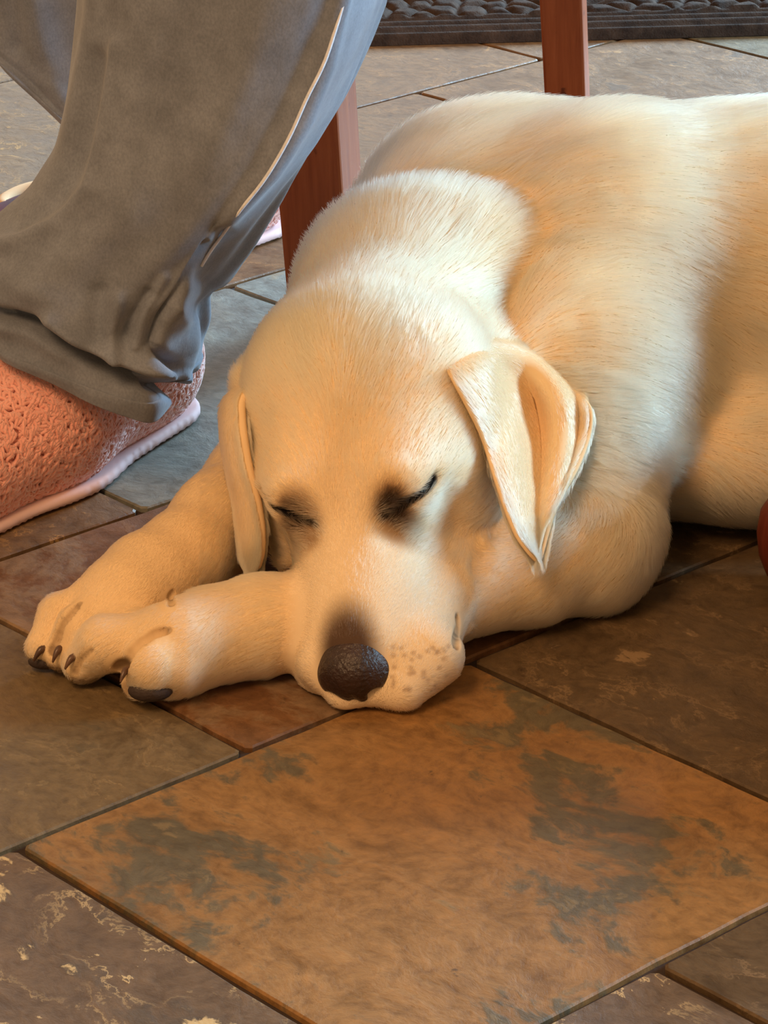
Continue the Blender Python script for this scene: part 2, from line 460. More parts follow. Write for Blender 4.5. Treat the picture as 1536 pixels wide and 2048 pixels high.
EB = [ay(888, 738, 1.778), ay(1052, 716, 1.826), ay(500, 762, 1.790), ay(490, 800, 1.800)]
LIP = [az(640, 1330, .022), az(690, 1386, .0100), az(862, 1312, .026), az(806, 1376, .0135)]
def sdf_head(P):
    L = (P - HO) @ AX.T                               # head coordinates: forward, sideways, up
    f, s, u = L[:, 0], L[:, 1], L[:, 2]
    Q = L.copy(); Q[:, 1] = np.sqrt(s * s + 1e-6)       # symmetric
    # skull
    d = ell(L, (-0.062, -0.003, -0.038), (0.086, 0.053, 0.048))
    d = smin(d, ell(Q, (-0.068, 0.036, -0.030), (0.052, 0.026, 0.034)), 0.02)     # temples
    d = smin(d, ell(Q, (-0.086, 0.048, -0.028), (0.034, 0.020, 0.024)), 0.02)     # ear roots
    d = smin(d, ell(Q, (-0.012, 0.030, -0.018), (0.028, 0.024, 0.022)), 0.020)   # brows
    d = smin(d, ell(Q, (-0.044, 0.046, -0.070), (0.046, 0.026, 0.044)), 0.03)     # cheeks
    d = smin(d, ell(Q, (-0.020, 0.048, -0.100), (0.044, 0.020, 0.030)), 0.025)     # loose skin of the throat
    d = smin(d, cone(P, EB[0], EB[1], .013, .014), 0.022)
    d = smin(d, cone(P, EB[2], EB[3], .010, .008), 0.014)
    # muzzle
    d = smin(d, cone(Q, (-0.01, 0, -0.042), (0.076, 0, -0.052), 0.034, 0.027), 0.022)
    d = smin(d, cone(Q, (0.020, 0.015, -0.062), (0.080, 0.017, -0.066), 0.029, 0.0245), 0.016)
    d = smin(d, ell(L, (0.060, 0.028, -0.080), (0.036, 0.024, 0.025)), 0.012)     # flews
    d = smin(d, ell(L, (0.070, -0.026, -0.083), (0.034, 0.020, 0.026)), 0.012)
    d = smin(d, ell(L, (0.026, 0.037, -0.084), (0.036, 0.019, 0.024)), 0.014)
    d = smin(d, ell(L, (0.026, -0.027, -0.084), (0.036, 0.017, 0.022)), 0.014)
    d = smin(d, ell(Q, (0.088, 0.0, -0.050), (0.012, 0.018, 0.015)), 0.010)        # seat of the nose
    d = smin(d, cone(Q, (-0.05, 0, -0.092), (0.070, 0, -0.092), 0.032, 0.016), 0.012)  # lower jaw
    # lips spread on the floor
    d = smin(d, cone(P, LIP[0], LIP[1], .0115, .0095), 0.010)
    d = smin(d, cone(P, LIP[2], LIP[3], .0190, .0135), 0.014)
    d = smin(d, cone(P, LIP[1], LIP[3], .0080, .0100), 0.006)
    # under-eye hollow, furrow between the brows
    d = smax(d, -ell(Q, (0.030, 0.060, -0.034), (0.028, 0.014, 0.014)), 0.02)
    sa = Q[:, 1]; top = sstep(u, -0.062, -0.045)
    d = d + 0.0045 * np.exp(-(s / 0.011) ** 2) * sstep(f, -0.055, -0.01) * sstep(f, 0.055, 0.0)
    # closed eyes: bulging lids with a sunk slit
    if EYE3 is None: return d
    e = eye_slit(Q)
    lid = np.exp(-(((f - 0.003) / 0.011) ** 2 + ((sa - 0.036) / 0.013) ** 2))
    d = d - 0.0040 * lid * top
    d = d + 0.0030 * np.exp(-(np.hypot(f - 0.027, (sa - 0.021)) / 0.009) ** 2) * top
    d = d + (0.0042 * np.exp(-(e / 0.0026) ** 2) + 0.0016 * np.exp(-(e / 0.006) ** 2))
    # corner of the mouth, groove under the nose
    lp = seg2(f, u, (0.046, -0.094), (0.012, -0.080)); side = sstep(sa, 0.02, 0.03)
    d = d + 0.0035 * np.exp(-(lp / 0.0035) ** 2) * side
    d = d - 0.0022 * np.exp(-(seg2(f, u, (0.052, -0.098), (0.004, -0.078)) / 0.0035) ** 2) * side
    d = smax(d, -cone(Q, (0.110, 0, -0.066), (0.104, 0, -0.094), 0.002, 0.0015), 0.004)
    return d

def _eye_on_surface():
    out = []
    for f_, s_ in EYE:
        uu = np.linspace(0.03, -0.07, 400)
        d = sdf_head(np.stack([H(f_, s_, q) for q in uu]))
        out.append((f_, s_, uu[np.argmax(d < 0)]))
    return out
EYE3 = _eye_on_surface()

def chain(P, pts, k=0.01):
    d = None
    for (a, ra), (b, rb) in zip(pts[:-1], pts[1:]):
        q = cone(P, a, b, ra, rb); d = q if d is None else smin(d, q, k)
    return d

def paw(P, wrist, toes, k=0.010):
    d = None
    for kn, tip, r, r2 in toes:
        q = cone(P, wrist[0], kn, wrist[1], r)
        q = smin(q, cone(P, kn, tip, r, r2), 0.006)
        d = q if d is None else smin(d, q, 0.0030)
    return d

NEAR = [(az(1160, 1095, .040), .033), (az(1060, 1130, .038), .034), (az(860, 1185, .036), .031), (az(700, 1225, .033), .0295),
        (az(520, 1252, .030), .0275), (az(430, 1270, .029), .026), (az(370, 1288, .029), .0255)]
NW = (az(360, 1288, .030), .022)
NTOES = [(az(212, 1286, .030), az(166, 1326, .014), .0150, .0120),
         (az(262, 1268, .026), az(195, 1300, .014), .0135, .0115),
         (az(306, 1326, .027), az(284, 1360, .013), .0162, .0125),
         (az(350, 1330, .024), az(338, 1364, .012), .0140, .0105)]
FAR = [(ay(620, 860, 1.95), .040), (az(525, 968, .048), .034), (az(445, 1046, .042), .031), (az(368, 1118, .037), .028),
       (az(300, 1165, .034), .029), (az(255, 1200, .032), .0275)]
FW = (az(250, 1205, .032), .024)
FTOES = [(az(124, 1233, .026), az(88, 1294, .013), .0132, .0110),
         (az(164, 1256, .028), az(126, 1306, .013), .0138, .0115),
         (az(216, 1262, .027), az(184, 1312, .013), .0138, .0110),
         (az(250, 1262, .022), az(232, 1310, .012), .0130, .0105)]

def sdf_near(P):
    d = chain(P, NEAR, 0.01)
    d = smin(d, paw(P, NW, NTOES), 0.012)
    d = smin(d, ell(P, az(362, 1330, .016), (.016, .016, .016)), 0.010)          # carpal pad side
    d = smin(d, ell(P, az(1195, 1112, .030), (.024, .036, .028)), 0.02)          # elbow
    return d

def sdf_far(P):
    d = chain(P, FAR, 0.01)
    d = smin(d, paw(P, FW, FTOES), 0.012)
    d = smax(d, -cone(P, az(345, 1172, .040), az(338, 1210, .028), .0035, .0015), .004)
    return d

RIDGE = []
def sdf_body(P):
    d = cone(P, (0.18, 1.992, 0.129), (0.62, 2.03, 0.126), 0.113, 0.122)                    # trunk
    d = smin(d, ell(P, (0.30, 1.915, 0.052), (0.22, 0.096, 0.052)), 0.04)          # spread belly
    d = smin(d, ell(P, (0.372, 1.965, 0.130), (0.122, 0.140, 0.124)), 0.025)         # rib bulge
    d = smin(d, ell(P, (0.70, 2.01, 0.115), (0.13, 0.14, 0.12)), 0.05)              # croup
    d = smin(d, ell(P, (0.70, 1.90, 0.075), (0.12, 0.06, 0.080)), 0.03)             # thigh
    d = smin(d, cone(P, (0.66, 1.84, 0.03), (0.50, 1.80, 0.025), 0.032, 0.022), 0.03)
    d = smin(d, cone(P, (0.80, 2.02, 0.08), (1.05, 2.10, 0.02), 0.03, 0.012), 0.04)   # tail
    d = smin(d, ell(P, (0.085, 1.990, 0.125), (0.120, 0.110, 0.110)), 0.05)          # chest
    d = smin(d, ell(P, (0.125, 1.905, 0.115), (0.072, 0.070, 0.095)), 0.05)          # near shoulder
    d = smin(d, ell(P, (0.155, 1.955, 0.168), (0.058, 0.070, 0.072)), 0.04)          # shoulder blade
    d = smin(d, ell(P, (0.080, 2.035, 0.175), (0.080, 0.055, 0.060)), 0.03)          # far shoulder blade
    d = smin(d, cone(P, (0.122, 1.855, 0.11), (0.122, 1.785, 0.050), 0.066, 0.042), 0.04)   # upper arm
    d = smin(d, cone(P, (0.06, 1.90, 0.08), (0.04, 1.83, 0.06), 0.072, 0.050), 0.03)  # brisket
    return d

def sdf_neck(P):
    d = cone(P, H(-0.075, 0, -0.050), ay(850, 600, 1.900), 0.054, 0.064)
    d = smin(d, ell(P, ay(908, 628, 1.900), (0.088, 0.060, 0.082), None), 0.02)
    d = smin(d, cone(P, H(-0.10, -0.004, -0.04), ay(790, 590, 1.89), 0.052, 0.056), 0.03)
    return d

GROOVES = []
def groove_zone(P):
    A = np.array([g[0] for g in GROOVES]); m = np.zeros(len(P), bool)
    for sel in (A[:, 0] < 0, A[:, 0] >= 0):
        if sel.any(): m |= ((P > A[sel].min(0) - .02) & (P < A[sel].max(0) + .02)).all(1)
    return m

def groove_dist(P):
    d = np.full(len(P), 9.0)
    if not GROOVES: return d
    m = groove_zone(P); Pm = P[m]; dm = d[m]
    for a, b, ra, rb, k in GROOVES: dm = np.minimum(dm, cone(Pm, a, b, ra, rb))
    d[m] = dm
    return d

def sdf_dog(P, parts=False):
    b, n, h = sdf_body(P), sdf_neck(P), sdf_head(P)
    a, c = sdf_near(P), sdf_far(P)
    d = smin(b, n, 0.007)
    d = smin(d, h, 0.035)
    d = smin(d, c, 0.012)
    d = smin(d, a, 0.008 + 0.030 * sstep(P[:, 0], 0.06, 0.11))
    if GROOVES:
        m = groove_zone(P)
        if m.any():
            Pm, dm = P[m], d[m]
            for ga, gb, ra, rb, k in GROOVES: dm = smax(dm, -cone(Pm, ga, gb, ra, rb), k)
            d = d.copy(); d[m] = dm
    d = smax(d, 0.0005 - P[:, 2], 0.004)
    if parts: return d, b, n, h, a, c
    return d

def surf(px, py, fn=sdf_dog):
    """the point of the dog seen at that spot of the photograph"""
    w = ray(px, py); w = w / np.linalg.norm(w); o = np.array([0, 0, CAM_H]); t = 1.45
    for _ in range(80):
        d = float(fn((o + w * t)[None])[0])
        if d < 0.0002: break
        t += d * 0.8
    return o + w * t
_g = []
for pts, r0, r1, k in (
        ([(338, 1262), (306, 1270), (276, 1286), (255, 1310), (243, 1340)], .0022, .0056, .004),     # between the near toes
        ([(243, 1340), (248, 1372)], .0042, .0050, .004),
        ([(347, 1184), (341, 1194), (343, 1208)], .0010, .0018, .003),
        ([(160, 1208), (126, 1248), (106, 1300)], .0014, .0034, .003),
        ([(184, 1300), (160, 1322), (150, 1345)], .0006, .0018, .003),
        ([(912, 1232), (917, 1260), (911, 1290)], .0012, .0032, .003)):
    tq = np.linspace(0, len(pts) - 1, 4 * (len(pts) - 1) + 1)
    pts = [(np.interp(q, range(len(pts)), [p[0] for p in pts]), np.interp(q, range(len(pts)), [p[1] for p in pts])) for q in tq]
    sp_ = [surf(*q) for q in pts]
    for i in range(len(sp_) - 1):
        f0, f1 = i / (len(sp_) - 1), (i + 1) / (len(sp_) - 1)
        iw = ray(350, 1250); iw = iw / np.linalg.norm(iw) * (.0022 if r1 > .0031 else .0004)
        _g.append((sp_[i] + iw, sp_[i + 1] + iw, (r0 + (r1 - r0) * f0) * .95, (r0 + (r1 - r0) * f1) * .95, .002))
PAD_AT = [surf(208, 1372), surf(300, 1384), surf(88, 1326)]
CLAW_AT = [(surf(146, 1322), (-.55, -.55, -.35)), (surf(252, 1348), (-.4, -.8, -.3)), (surf(84, 1306), (-.7, -.5, -.5)), (surf(118, 1306), (-.5, -.7, -.5))]
_rf = random.Random(5)
FRECKLES = [surf(_rf.uniform(785, 900), _rf.uniform(1290, 1385)) for _ in range(34)]
GROOVES = _g

V0, F0 = surface_nets(sdf_dog, (-0.24, 1.56, -0.006), (1.10, 2.18, 0.30), 0.0055)
V0 = project(sdf_dog, V0, 2)

def subdivide(V, F):
    E = np.sort(np.concatenate([F[:, [0, 1]], F[:, [1, 2]], F[:, [2, 3]], F[:, [3, 0]]]), 1)
    key = E[:, 0].astype(np.int64) * len(V) + E[:, 1]
    uk, inv = np.unique(key, return_inverse=True)
    mid = (V[uk // len(V)] + V[uk % len(V)]) / 2
    n, m = len(V), len(F)
    e = inv.reshape(4, m) + n
    ctr = V[F].mean(1)
    ci = np.arange(m) + n + len(mid)
    V2 = np.concatenate([V, mid, ctr])
    F2 = np.concatenate([np.stack([F[:, i], e[i], ci, e[(i + 3) % 4]], 1) for i in range(4)])
    return V2, F2

V1, F1 = subdivide(V0, F0)
vis = V1[:, 0] < 0.42
V1[vis] = project(sdf_dog, V1[vis], 2)

def refine(V, F, sel, fn):
    """split the chosen quads in four, leaving no cracks against their neighbours"""
    E = np.sort(np.stack([F, np.roll(F, -1, 1)], -1), -1)                # face, edge, ends
    key = E[..., 0].astype(np.int64) * len(V) + E[..., 1]
    su = np.unique(key[sel]); mid = (V[su // len(V)] + V[su % len(V)]) / 2
    pos = np.minimum(np.searchsorted(su, key), len(su) - 1); has = su[pos] == key
    eid = np.where(has, pos + len(V), -1)
    ci = np.arange(sel.sum()) + len(V) + len(mid)
    V2 = np.concatenate([V, mid, V[F[sel]].mean(1)]); Fs, es = F[sel], eid[sel]
    new = np.concatenate([np.stack([Fs[:, i], es[:, i], ci, es[:, (i + 3) % 4]], 1) for i in range(4)])
    keep = F[~sel & ~has.any(1)]; odd = []
    for f, e in zip(F[~sel & has.any(1)], eid[~sel & has.any(1)]):
        p = []
        for i in range(4):
            p.append(int(f[i]))
            if e[i] >= 0: p.append(int(e[i]))
        odd.append(p)
    V2[len(V):] = project(fn, V2[len(V):], 3)
    return V2, np.concatenate([keep, new]), odd
hd1 = (V1[F1].mean(1) - HO) @ AX.T; c1 = V1[F1].mean(1)
sel = ((c1[:, 0] < -0.10) & (c1[:, 1] < 1.74)) | ((hd1[:, 0] > -0.03) & (sdf_head(c1) < 0.006))
VR, FR, FODD = refine(V1, F1, sel, sdf_dog)

CREAM, TAN, GOLD = np.array(lin(247, 229, 200)[:3]), np.array(lin(244, 211, 164)[:3]), np.array(lin(239, 198, 146)[:3])
DARK = np.array(lin(40, 26, 20)[:3]); PINKB = np.array(lin(190, 126, 96)[:3])

def coat(P, rnd=None):
    L = (P - HO) @ AX.T
    f, s, u = L[:, 0], L[:, 1], L[:, 2]
    sa = np.abs(s)
    c = np.repeat(TAN[None], len(P), 0).copy()
    def blend(col, w):
        nonlocal c
        w = np.clip(w, 0, 1)[:, None]; c = c * (1 - w) + np.asarray(col)[None] * w
    # paler chest and legs underside, darker on the back of the neck
    _, b, n, h, a, fa = sdf_dog(P, True)
    blend(GOLD, 0.5 * sstep(-n, -0.05, 0.0))
    blend(CREAM, 0.5 * sstep(-h, -0.01, 0.0) * sstep(f, -0.01, 0.05))
    # dark rims around the closed eyes
    for sg in (1, -1):
        ss_, tp = s * sg, sstep(u, -0.062, -0.045)
        e = np.sqrt(((f - 0.018) / 0.016) ** 2 + ((ss_ - 0.027) / 0.015) ** 2)
        blend(lin(116, 78, 50)[:3], 0.7 * sstep(e, 1.15, 0.4) * tp)
        e = np.sqrt(((f - 0.0160) / 0.0075) ** 2 + ((ss_ - (0.0275 if sg > 0 else 0.033)) / 0.011) ** 2)
        blend(lin(38, 24, 18)[:3], (0.95 if sg > 0 else 0.8) * sstep(e, 1.2, 0.4) * tp)
        blend(lin(16, 10, 8)[:3], 1.0 * sstep(eye_slit(np.stack([f, ss_, u], 1)), 0.0050, 0.0030))
    # dark bridge behind the nose
    br = np.sqrt(((f - 0.094) / 0.036) ** 2 + (s / 0.021) ** 2 + ((u + 0.034) / 0.024) ** 2)
    blend(lin(70, 46, 36)[:3], 0.95 * sstep(br, 1.15, 0.45))
    # lips
    lp = seg2(f, u, (0.046, -0.094), (0.014, -0.080))
    blend(DARK, sstep(lp, 0.0034, 0.0016) * (sa > 0.02) * sstep(-h, -0.006, -0.002))
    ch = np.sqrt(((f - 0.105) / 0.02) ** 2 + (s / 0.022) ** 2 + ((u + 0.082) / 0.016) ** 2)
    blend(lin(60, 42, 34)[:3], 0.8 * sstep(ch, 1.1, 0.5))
    # whisker spots
    for q in FRECKLES: blend(lin(122, 78, 50)[:3], 0.4 * sstep(np.linalg.norm(P - q, axis=1), 0.0022, 0.0008))
    # toe pads and nails are darker; shade in the toe gaps is painted reddish-brown
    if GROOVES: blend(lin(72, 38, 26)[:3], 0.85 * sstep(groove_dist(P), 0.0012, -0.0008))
    foot = sstep(P[:, 0], -0.13, -0.17) * sstep(P[:, 2], 0.014, 0.006)  # low paw darkening stands for the pads and the shade under them
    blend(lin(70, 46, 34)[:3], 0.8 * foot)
    for pt, r in ((az(480, 1290, .05), .012), (az(440, 1275, .05), .010)):
        blend(lin(178, 120, 76)[:3], 0.45 * sstep(np.linalg.norm(P - pt, axis=1), 2.2 * r, 0.4 * r))
    return c

# ---- ears: folded flaps, built as thick curved sheets
def sheet(rows, nu=16, nv=28, thick=0.0032, drape=40):
    """rows: list of cross lines (each a list of 3-D points) from the root to the tip"""
    R_ = np.array([[np.array([np.interp(t, np.linspace(0, 1, len(r)), [p[k] for p in r]) for k in range(3)]) for t in np.linspace(0, 1, nu)] for r in rows])
    T = np.linspace(0, 1, len(rows)); tt = np.linspace(0, 1, nv)
    S_ = np.array([[[np.interp(v, T, R_[:, i, k]) for k in range(3)] for i in range(nu)] for v in tt])
    for _ in range(3):                                  # relax the piecewise-linear creases
        A = S_.copy(); A[1:-1] = (S_[:-2] + 2 * S_[1:-1] + S_[2:]) / 4; S_ = A
        A = S_.copy(); A[:, 1:-1] = (S_[:, :-2] + 4 * S_[:, 1:-1] + S_[:, 2:]) / 6; S_ = A
    back = np.array([0, 0, CAM_H]) - S_; back /= np.linalg.norm(back, axis=2)[..., None]
    for _ in range(drape):                                 # drape over the head
        dd = np.minimum(sdf_head(S_.reshape(-1, 3)), sdf_neck(S_.reshape(-1, 3))).reshape(nv, nu)
        S_ = S_ + back * (np.clip(np.where(np.arange(nv)[:, None] < 8, -0.002, thick + 0.0015) - dd, 0, 0.003))[..., None]
    for _ in range(2):
        A = S_.copy(); A[1:-1, 1:-1] = (S_[:-2, 1:-1] + S_[2:, 1:-1] + S_[1:-1, :-2] + S_[1:-1, 2:] + 4 * S_[1:-1, 1:-1]) / 8; S_ = A
    du = np.gradient(S_, axis=1); dv = np.gradient(S_, axis=0)
    N = np.cross(du, dv); N /= np.linalg.norm(N, axis=2)[..., None] + 1e-9
    vv = np.linspace(0, 1, nv)[:, None]; uu = np.linspace(0, 1, nu)[None]
    th = thick * np.sqrt(np.clip(1 - (2 * uu - 1) ** 6, 0.04, 1)) * np.sqrt(np.clip(1 - vv ** 8, 0.05, 1))
    top, bot = S_ + N * th[..., None], S_ - N * th[..., None]
    V = np.concatenate([top.reshape(-1, 3), bot.reshape(-1, 3)]); F = []
    n = nu * nv
    for v in range(nv - 1):
        for u in range(nu - 1):
            a = v * nu + u
            F.append((a, a + 1, a + nu + 1, a + nu)); F.append((a + n, a + nu + n, a + nu + 1 + n, a + 1 + n))
    for v in range(nv - 1):
        a = v * nu; F.append((a, a + nu, a + nu + n, a + n)); a = v * nu + nu - 1; F.append((a, a + n, a + nu + n, a + nu))
    for u in range(nu - 1):
        a = u; F.append((a, a + n, a + 1 + n, a + 1)); a = (nv - 1) * nu + u; F.append((a, a + 1, a + 1 + n, a + n))
    return V, np.array(F), S_, N

# viewer's right ear: root along the skull, two lengthwise folds, pointed tip
def sunk(px, py, dep):
    p = surf(px, py); return p - grad(sdf_dog, p[None])[0] * dep
er = [[sunk(876, 690, .006), sunk(930, 655, .007), sunk(1000, 640, .007), sunk(1052, 668, .007)],
      [sunk(888, 718, .0025), sunk(945, 684, .0035), sunk(1010, 672, .0035), sunk(1066, 694, .003)],
      [ay(900, 755, 1.758), ay(965, 722, 1.770), ay(1035, 715, 1.790), ay(1085, 725, 1.800), ay(1130, 750, 1.812)],
      [ay(925, 800, 1.725), ay(985, 790, 1.742), ay(1040, 780, 1.790), ay(1075, 790, 1.796), ay(1118, 790, 1.764), ay(1150, 795, 1.788), ay(1186, 808, 1.775)],
      [ay(962, 870, 1.715), ay(1010, 860, 1.728), ay(1058, 850, 1.778), ay(1085, 860, 1.786), ay(1128, 860, 1.752), ay(1152, 862, 1.780), ay(1184, 866, 1.765)],
      [ay(985, 950, 1.698), ay(1020, 940, 1.706), ay(1064, 930, 1.744), ay(1088, 935, 1.750), ay(1118, 930, 1.728), ay(1140, 930, 1.746), ay(1160, 932, 1.738)],
      [ay(1008, 1020, 1.688), ay(1035, 1015, 1.694), ay(1065, 1005, 1.716), ay(1085, 1005, 1.720), ay(1103, 1000, 1.710), ay(1125, 995, 1.716)],
      [ay(1032, 1078, 1.680), ay(1050, 1075, 1.685), ay(1068, 1068, 1.695), ay(1085, 1062, 1.698), ay(1100, 1050, 1.696)],
      [ay(1060, 1112, 1.678), ay(1070, 1122, 1.679), ay(1078, 1128, 1.680), ay(1085, 1112, 1.682)]]
# viewer's left ear: hangs edge-on down the side of the head
el = [[ay(560, 752, 1.775), ay(550, 760, 1.80), ay(540, 770, 1.84)],
      [ay(484, 790, 1.750), ay(460, 792, 1.772), ay(450, 802, 1.82)],
      [ay(488, 860, 1.725), ay(458, 860, 1.742), ay(452, 870, 1.80)],
      [ay(500, 930, 1.716), ay(470, 930, 1.728), ay(462, 935, 1.78)],
      [ay(520, 1000, 1.710), ay(488, 1005, 1.720), ay(478, 1010, 1.765)],
      [ay(530, 1060, 1.708), ay(500, 1065, 1.714), ay(484, 1070, 1.752)],
      [ay(530, 1105, 1.710), ay(508, 1110, 1.714), ay(488, 1110, 1.738)],
      [ay(522, 1135, 1.712), ay(512, 1142, 1.714), ay(500, 1138, 1.724)]]
EV1, EF1, ES1, EN1 = sheet(er, 30, 40, 0.0030)
EV2, EF2, ES2, EN2 = sheet(el, 16, 40, 0.0042, 0)

DOGLOC = (0.25, 1.95, 0.0)
dog = empty('dog', DOGLOC)
tag(dog, 'yellow labrador lying asleep on the tiles with its chin down and eyes closed', 'dog')
Vd = np.concatenate([VR, EV1, EV2])
Fd = np.concatenate([FR, EF1 + len(VR), EF2 + len(VR) + len(EV1)]).tolist() + FODD
body = meshobj('body', Vd, Fd, M_BODY, dog)
ca = body.data.color_attributes.new('coat', 'FLOAT_COLOR', 'POINT')
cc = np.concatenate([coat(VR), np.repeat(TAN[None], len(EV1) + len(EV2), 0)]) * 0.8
ca.data.foreach_set('color', np.concatenate([cc, np.ones((len(cc), 1))], 1).astype(np.float32).ravel())

# ---- nose
def sdf_nose(P):
    L = (P - HO) @ AX.T; Q = L.copy(); Q[:, 1] = np.abs(Q[:, 1])
    d = ell(Q, (0.1010, 0.0, -0.0500), (0.0165, 0.0206, 0.0195))
    d = smin(d, ell(Q, (0.0965, 0.0130, -0.0515), (0.0130, 0.0095, 0.0125)), 0.006)
    d = smin(d, ell(Q, (0.0850, 0.0, -0.0395), (0.025, 0.0155, 0.0095)), 0.007)
    d = smax(d, -cone(Q, (0.1190, 0.0, -0.048), (0.113, 0.0, -0.070), 0.0014, 0.0012), 0.003)
    d = smax(d, -ell(Q, (0.1110, 0.0115, -0.0530), (0.0075, 0.0042, 0.0050)), 0.003)   # nostrils
    d = smax(d, -cone(Q, (0.106, 0.0150, -0.0560), (0.096, 0.0235, -0.0600), 0.0020, 0.0014), 0.003)
    return d
nlo = HO + 0.1 * hF - 0.05 * hU
NV, NF = surface_nets(sdf_nose, nlo - 0.035, nlo + 0.035, 0.0014)
NV = project(sdf_nose, NV, 3)
meshobj('nose', NV, NF, M_NOSE, dog)

# ---- claws
def claw(a, b, r):
    bm = bmesh.new(); a, b = Vector(a), Vector(b); d = (b - a)
    q = d.to_track_quat('Z', 'Y').to_matrix(); rings = []
    for i in range(6):
        t = i / 5; c = a + d * t + Vector((0, 0, 0.0025 * math.sin(math.pi * t))); rr = r * (1 - 0.75 * t * t)
        rings.append([bm.verts.new(c + q @ Vector((math.cos(w) * rr, math.sin(w) * rr * 1.2, 0))) for w in [k_ * math.pi / 4 for k_ in range(8)]])
    for i in range(5):
        for j in range(8): bm.faces.new((rings[i][j], rings[i][(j + 1) % 8], rings[i + 1][(j + 1) % 8], rings[i + 1][j]))
    bm.faces.new(rings[0]); bm.faces.new(rings[-1])
    return bmobj('claw', bm, M_CLAW, dog, True)
for p_, d_ in CLAW_AT:
    d_ = unit(d_); claw(p_ - d_ * .004, np.maximum(p_ + d_ * .007, [-9, -9, .0025]), 0.0023)
for p_, r_ in zip(PAD_AT, (.0105, .0105, .008)):
    bm = bmesh.new(); bmesh.ops.create_icosphere(bm, subdivisions=3, radius=r_)
    bmesh.ops.scale(bm, verts=bm.verts, vec=(1.25, .8, .62))
    bmesh.ops.translate(bm, verts=bm.verts, vec=(p_[0], p_[1] + .0045, max(p_[2] - .001, .0068)))
    bmobj('paw_pad', bm, M_PAD, dog, True)

